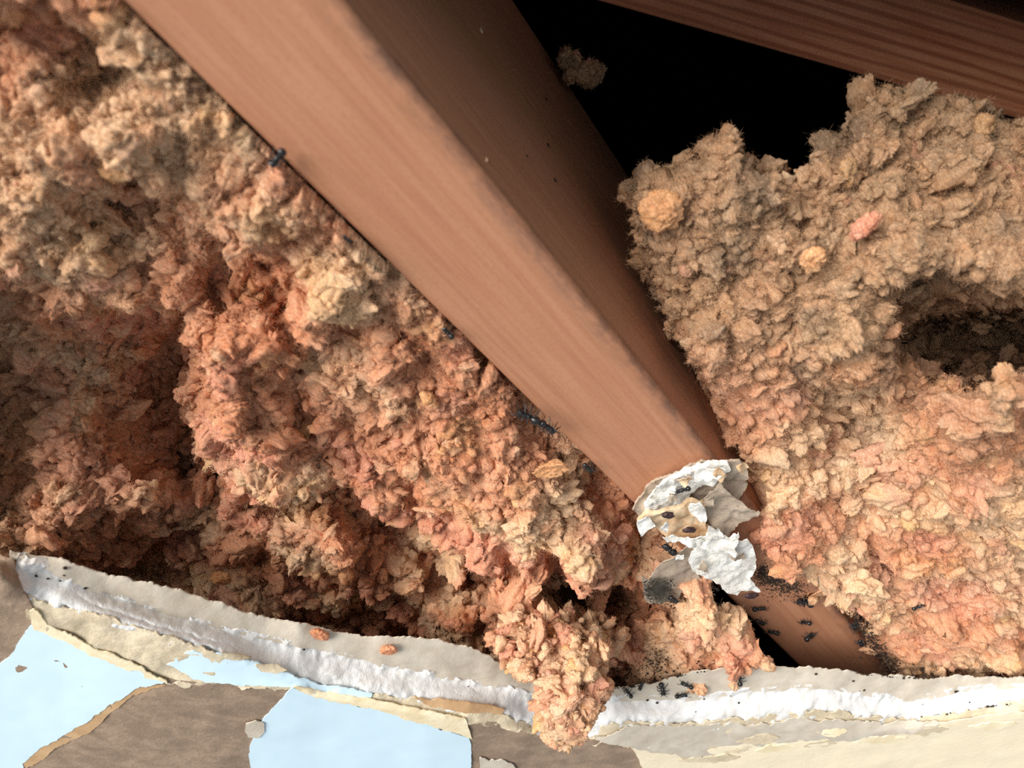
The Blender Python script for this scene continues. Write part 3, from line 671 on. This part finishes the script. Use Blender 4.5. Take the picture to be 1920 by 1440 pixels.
# ------------------------------------------------------------------ ants
M_ANT, _nt, _b = new_mat('black_ant_shell', 0.32); _b.inputs['Base Color'].default_value = (*s2l(26, 25, 26), 1); _b.inputs['Specular IOR Level'].default_value = 0.5
def ant_mesh(seed, folded=False):
    """one continuous body in millimetres, head toward +X, feet at z = 0, back toward +Z"""
    rr = random.Random(seed)
    V = [(0, 0, 1.5), (-1.15, 0, 1.55), (-1.75, 0, 1.35), (-2.3, 0, 1.5), (-3.2, 0, 1.75), (-4.3, 0, 1.6), (-5.0, 0, 1.3), (.95, 0, 1.6), (1.5, 0, 1.6), (2.1, 0, 1.5), (2.75, 0, 1.3), (3.1, 0, 1.15)]
    R_ = [(.62, .62), (.48, .5), (.17, .2), (.42, .45), (.80, .76), (.78, .70), (.25, .25), (.42, .48), (.28, .3), (.78, .6), (.72, .5), (.3, .22)]
    E = [(0, 1), (1, 2), (2, 3), (3, 4), (4, 5), (5, 6), (0, 7), (7, 8), (8, 9), (9, 10), (10, 11)]
    def chain(root, pts, rads):
        p = root
        for q, r in zip(pts, rads):
            V.append(q); R_.append((r, r)); E.append((p, len(V)-1)); p = len(V)-1
    for s in (1, -1):
        for (root, bx_, fx, sp) in ((7, .95, 2.5, 3.0), (0, .1, .1, 3.6), (1, -.9, -3.0, 3.5)):
            j = rr.uniform(-.6, .6); k = .55 if folded else 1
            chain(root, [(bx_+(fx-bx_)*.15, s*.75, 1.3), (bx_+(fx-bx_)*.45+j*.3, s*sp*.52*k, 2.4), (bx_+(fx-bx_)*.85+j, s*sp*.85*k, .7), (fx+j*1.4, s*sp*k, .05)], [.20, .17, .11, .07])
        a = rr.uniform(-.5, .5)
        chain(10, [(3.0, s*.55, 1.7), (3.5+a*.4, s*1.5, 2.3), (4.6+a, s*(1.9+a*.5), 1.5), (5.3+a, s*(2.1+a), .9)], [.12, .10, .08, .06])
    me = bpy.data.meshes.new('ant_frame'); me.from_pydata(V, E, [])
    o = bpy.data.objects.new('ant_frame', me); COL.objects.link(o)
    sk = o.modifiers.new('s', 'SKIN'); sk.use_smooth_shade = True
    for k, r in enumerate(R_):
        g = 2.1 if k < 12 else 1.5
        me.skin_vertices[0].data[k].radius = (r[0]*g, r[1]*g)
    me.skin_vertices[0].data[0].use_root = True
    sb = o.modifiers.new('b', 'SUBSURF'); sb.levels = sb.render_levels = 2
    dg = bpy.context.evaluated_depsgraph_get(); dg.update()
    m2 = bpy.data.meshes.new_from_object(o.evaluated_get(dg))
    bpy.data.objects.remove(o); m2.name = 'ant'; m2.materials.clear(); m2.materials.append(M_ANT)
    for p in m2.polygons: p.use_smooth = True
    return m2
ANT = [ant_mesh(k, k == 3) for k in range(4)]
def ant(x, y, z, hx, hy, size, label, kind=0, up=(0, 0, -1), roll=0, group='black ants'):
    """size: body length in mm; (hx, hy): where the head points"""
    c = P(x, y, z); h = (P(hx, hy, z)-c)
    upv = Vector(up).normalized(); h = (h - upv*h.dot(upv)).normalized(); s = upv.cross(h)
    if roll: q = Matrix.Rotation(roll, 3, h); upv = q @ upv; s = q @ s
    k = size/8.1*MM
    o = bpy.data.objects.new('ant', ANT[kind]); COL.objects.link(o)
    o.matrix_world = Matrix([[h[i]*k, s[i]*k, upv[i]*k, c[i]] for i in range(3)] + [[0, 0, 0, 1]])
    return tag(o, label, 'ant', group)
ant(521, 296, -3.0, 508, 312, 6.5, 'largest shiny black ant facing away on the joist edge, upper left', 1, roll=.2)
ant(838, 618, -4, 824, 604, 5.5, 'black ant half tucked under the joist edge, midway along it', 1)
ant(986, 772, -6, 964, 761, 9.6, 'long black ant on the joist edge, front one of a touching pair', 1)
ant(1029, 797, -6, 1046, 810, 8.2, 'black ant on the joist edge, rear one of a touching pair', 2)
ant(1103, 874, -4, 1114, 884, 6.0, 'black ant with long feelers at the joist edge above the drywall scrap', 0)
ant(1277, 915, -10, 1260, 920, 6.0, 'black ant on the top white part of the drywall scrap', 3)
ant(1252, 1022, -8, 1236, 1010, 9.0, 'black ant climbing under the left rim of the drywall scrap', 3)
ant(1264, 1120, -11, 1276, 1128, 7.0, 'black ant at the tip of the mouldy grey paper flap', 0)
ant(1336, 1098, -6, 1325, 1094, 6.0, 'black ant just below the lower white paper of the drywall scrap', 3)
ant(1505, 1122, 0, 1484, 1116, 10.5, 'large black ant on the bare joist end below the frass smear', 1)
ant(1425, 1137, 0, 1440, 1136, 7.0, 'small black ant on the joist end, close to the drywall scrap tip', 3)
ant(1426, 1163, 0, 1444, 1170, 7.0, 'dark ant at the shaded left edge of the joist end', 2)
ant(1447, 1181, 0, 1430, 1178, 7.0, 'dark ant in deep shade low on the left of the joist end', 3)
ant(1508, 1163, 0, 1490, 1160, 6.5, 'dark ant alone in the middle of the joist end', 2)
ant(1517, 1188, 0, 1528, 1178, 8.0, 'dim ant lowest on the joist end, fading into shadow', 1)
zd = lambda x, y: float(zdry(x, y))-.1
def fant(x, y, hx, hy, size, label, kind=0):
    ant(x, y, zd(x, y)-.5, hx, hy, size, label, kind, up=(0.0, -0.55, -0.85))
fant(1386, 1268, 1382, 1256, 7.5, 'black ant with spread legs on the grey paper edge under the dark gap', 1)
fant(1243, 1291, 1250, 1302, 7.5, 'black ant with spread legs on the grey paper edge left of two others', 2)
fant(1286, 1281, 1276, 1280, 6.5, 'upper one of two small ants side by side on the paper edge', 3)
fant(1280, 1301, 1290, 1299, 6.5, 'lower one of two small ants side by side on the paper edge', 3)
fant(1178, 1295, 1168, 1290, 6.0, 'brownish black ant where the hanging insulation meets the paper edge', 2)
fant(1203, 1283, 1207, 1276, 5.0, 'small black ant tucked against the insulation at the paper edge', 3)
ant(1722, 1133, -14, 1730, 1130, 6.0, 'black ant partly buried in the right insulation near the bottom', 3)
ant(1601, 1168, -4, 1598, 1150, 7.0, 'upper black ant on the insulation rim beside the dark gap', 2)
ant(1612, 1200, -4, 1606, 1186, 7.0, 'lower black ant on the insulation rim beside the dark gap', 1)
ant(655, 448, -5, 664, 454, 3.4, 'tiny black ant at the upper joist edge, half buried in insulation', 3)

# ------------------------------------------------------------------ frass, flakes, nodules
def specks(name, pts, label, mat=None, smin=.15, smax=.45, **kw):
    v0, f0 = ico(1); V = []; Fc = []
    for i, (x, y, z) in enumerate(pts):
        r = random.uniform(smin, smax); q = v0*np.array([r, r*random.uniform(.5, 1), r*.6])*MM
        a = random.uniform(0, 6.3); c, s_ = math.cos(a), math.sin(a); q = q @ np.array([[c, s_, 0], [-s_, c, 0], [0, 0, 1]])
        V.append(q+np.array(P(x, y, z))); Fc.append(f0+len(v0)*i)
    o = mesh_obj(name, np.concatenate(V), np.concatenate(Fc), mat or M_DARK)
    return tag(o, label, 'debris', kind='stuff')
pts = []
for cx, cy, sx, sy, n in ((1450, 1086, 26, 13, 900), (1482, 1100, 24, 10, 420), (1430, 1072, 12, 14, 300), (1470, 1112, 38, 12, 160)):
    for _ in range(n): pts.append((random.gauss(cx, sx*.6), random.gauss(cy, sy*.6), -.1))
specks('ant_frass', pts, 'dark crumbly ant frass smeared over the joist end beside the scrap', smin=.12, smax=.45)
pts = [(x, y, zd(x, y)-.2) for x, y in [(68, 1080), (113, 1089), (120, 1079), (160, 1103), (90, 1085), (122, 1065), (225, 1118), (276, 1155), (326, 1162), (570, 1218), (878, 1287), (1214, 1313), (1232, 1318), (1304, 1335), (1320, 1311), (1370, 1305), (1615, 1342), (1654, 1346), (1728, 1344), (1730, 1321), (1782, 1337), (1775, 1339), (1816, 1331), (1818, 1317),
   (1852, 1325), (1858, 1325), (1862, 1324), (1868, 1323), (1888, 1321), (1892, 1323), (1895, 1320), (1792, 1297), (1796, 1296), (1632, 1410), (1636, 1408), (1834, 1418), (1440, 1256), (1530, 1264), (1600, 1277), (1620, 1294), (1612, 1296), (1550, 1335), (1385, 1318)]]
specks('ant_frass', pts, 'black frass pellets dotted along the broken ceiling edge', smin=.35, smax=.9)
pts = []
for _ in range(260):
    x = random.choice([random.uniform(1150, 1330), random.uniform(1590, 1760)]); t = random.random()**2
    pts.append((x, float(yline(0, x))-t*34+3, zd(x, float(yline(0, x)))-1+t*14))
specks('ant_frass', pts, 'black frass heaped where the insulation rests on the broken ceiling', smin=.15, smax=.8)
# place small things on the shaded side face: intersect the sight line with the face plane
def on_side(x, y, off=.2):
    r = np.array([x-960, 720-y, -F]) @ RW.T; xf = (JX1 if RIGHT > 0 else JX0)
    t = (xf - CAM[0])/r[0]; return CAM + r*t + np.array([off*MM*RIGHT, 0, 0])

def side_lump(name, x, y, ra, rb, rc, mat, label, seed):
    v, f = ico(2); r = 1+.25*noise(v+seed*3.1, .7, 5)
    q = v*r[:, None]*np.array([rc, ra, rb])*MM; c = on_side(x, y)
    o = mesh_obj(name, q+c, f, mat, origin=tuple(c)); return tag(o, label, 'debris', 'bits stuck on the joist side')
side_lump('wood_splinter', 902, 56, .8, 2.4, .3, M_SCB, 'pale splinter stuck high on the dark side of the joist', 1)
side_lump('paper_fleck', 912, 300, .5, 1.0, .2, M_SCB, 'small pale fleck on the joist side just past its worn corner', 2)
side_lump('dirt_speck', 1027, 272, .5, 1.2, .3, M_DARK, 'dark speck on the joist side, mid height', 3)
side_lump('dirt_speck', 1040, 338, .6, 1.0, .3, M_DARK, 'dark speck on the joist side, lowest and nearest the insulation', 4)
side_lump('dirt_speck', 988, 293, .35, .5, .3, M_DARK, 'smallest dark speck on the joist side, left of the others', 5)
side_lump('dirt_speck', 1024, 186, .5, .8, .3, M_DARK, 'dark speck on the joist side, topmost', 6)

def nodule(x, y, z, ra, rb, rc, key, label, rot=0.0, cup=0.0, seed=0):
    v, f = ico(4); v = np.array(v)
    q = v*(1+.14*np.abs(noise(v+seed, .8, 5))+.07*np.abs(noise(v+seed, .25, 6)))[:, None]
    q = q*np.array([ra, rb, rc]); q[:, 2] += cup*((q[:, 0]/ra)**2+(q[:, 1]/rb)**2)*-1
    c, s_ = math.cos(rot), math.sin(rot); q = q @ np.array([[c, s_, 0], [-s_, c, 0], [0, 0, 1]])
    o3 = np.array(P(x, y, z)); V = q*MM+o3; ii = rng.choice(len(V), 900)
    fv, fq, ft = fibres(V[ii], v[ii]+rng.normal(size=(900, 3))*.6, rng.uniform(.4, 1.4, 900)*MM, rng.uniform(.02, .04, 900)*MM)
    V = fluff(V, v, .8); C = tint_of(np.concatenate([V, fv]), np.zeros(len(V)+len(fv)))*.45 + PAL[key]*.55
    o = mesh_obj('insulation_nodule', np.concatenate([V, fv]), [f, ft+len(V), fq+len(V)], M_INS, cols=C, origin=tuple(o3))
    return tag(o, label, 'insulation', 'loose insulation nodules')
nodule(1032, 876, -3, 6.2, 3.6, 1.3, 'yellow', 'cupped yellow insulation nodule below the touching pair of ants', .25, 1.4, 1)
nodule(806, 750, -1, 1.4, 3.2, 1.2, 'yellow', 'small upright yellow nodule in the left insulation, midway to the joist', .1, 0, 2)
nodule(208, 322, -1, 2.0, 2.8, 1.2, 'yellow', 'yellow nodule in the bright upper left of the insulation', .3, 0, 3)
nodule(1240, 396, 30, 6.2, 6.8, 3, 'yellow', 'round tan yellow nodule near the top of the right insulation beside the joist', 0, 0, 4)
nodule(1525, 486, 14, 3.6, 4.0, 2, 'yellow', 'orange yellow nodule in the middle of the right insulation', .5, 0, 5)
nodule(413, 1084, 6, 3.6, 4.2, 2, 'yellow', 'round yellow nodule just above the left broken edge', 0, 0, 6)
nodule(1484, 1040, -8, 7.5, 4.5, 2.5, 'yellow', 'large streaky yellow nodule right of the drywall scrap', -.5, 0, 7)
nodule(1622, 425, 20, 5.0, 2.6, 2, 'pink', 'pink nodule right of centre in the upper right insulation', -.3, 0, 8)
nodule(600, 1190, -39, 2.8, 4.2, .9, 'salmon', 'orange scrap of insulation hanging over the left broken edge', .3, 0, 9)
nodule(728, 1220, -39, 3.2, 2.6, .8, 'salmon', 'small flat orange scrap lying on the broken edge, centre left', .1, 0, 10)

mp = [(random.gauss(1234, 15), random.gauss(1108, 13)) for _ in range(1300)]
mp = [(x, y, -11.4+.03*(x-1260)) for x, y in mp if 1206 < x < 1266 and 1084 < y < 1134]
md = specks('mould', mp, None, M_MOULD, .12, .42)
del md['category']; md.parent = scrap; md.matrix_parent_inverse = Matrix.Translation(scrap.location).inverted()

for k, (x, y, rr_) in enumerate(((1222, 944, 9), (1262, 934, 8), (1283, 902, 9), (1312, 1018, 8), (1384, 1046, 10), (1350, 892, 9), (1275, 1046, 8), (1330, 942, 10), (1392, 878, 8), (1246, 986, 8), (1320, 1062, 9))):
    an = np.linspace(0, 2*math.pi, 9)[:-1]; q_ = [(x+math.cos(t)*rr_*random.uniform(.7, 1.7), y+math.sin(t)*rr_*random.uniform(.5, 1.1)) for t in an]
    sc('torn_flake', q_, lin(x, y, (-10.5, -14.5)[985 < y or k == 7 and False] if y > 985 else -10.5, random.uniform(-.05, .05), random.uniform(-.05, .05)), (M_SCW, M_SCG, M_SCB)[k % 3], seed=200+k, step=3, ostep=2, rag=3, thick=.35, crumple=.9, csize=.003)

paint('gap_shade_strip', [(776, 1312), (830, 1312), (880, 1318), (946, 1328), (938, 1338), (880, 1336), (820, 1328)], M_ORANGE, seed=260, d=.9, step=5, rag=3)  # tan strip painting the dark inside of a delamination gap and its brown edge
for k, (x, y, w_, h_) in enumerate(((1330, 1424, 60, 5), (1455, 1406, 40, 5), (1535, 1398, 34, 5), (1650, 1388, 50, 4), (1745, 1372, 34, 5), (1860, 1362, 44, 5), (1420, 1388, 40, 6), (1560, 1372, 30, 5))):
    paint('paint_flake', [(x-w_, y+3), (x-w_*.4, y-h_), (x+w_*.5, y-h_-3), (x+w_, y-4), (x+w_*.5, y+h_), (x-w_*.3, y+h_+1)], M_CREAMEDGE if k % 2 else M_TORN, seed=270+k, d=1.1, step=5, rag=4)
pts = []
for _ in range(700):
    t = random.random(); pts.append((1598+t*78+random.gauss(0, 7), 1150+t*112+random.gauss(0, 7), -5-t*10+random.uniform(-3, 2)))
specks('ant_frass', pts, 'black frass clinging to the insulation rim right of the joist end', smin=.15, smax=.6)
pts = [(random.gauss(1228, 14), random.gauss(1246, 15), random.uniform(-22, -15)) for _ in range(420)]
specks('ant_frass', pts, 'grey black dirt soiling the insulation right of the hanging tuft', smin=.15, smax=.5)
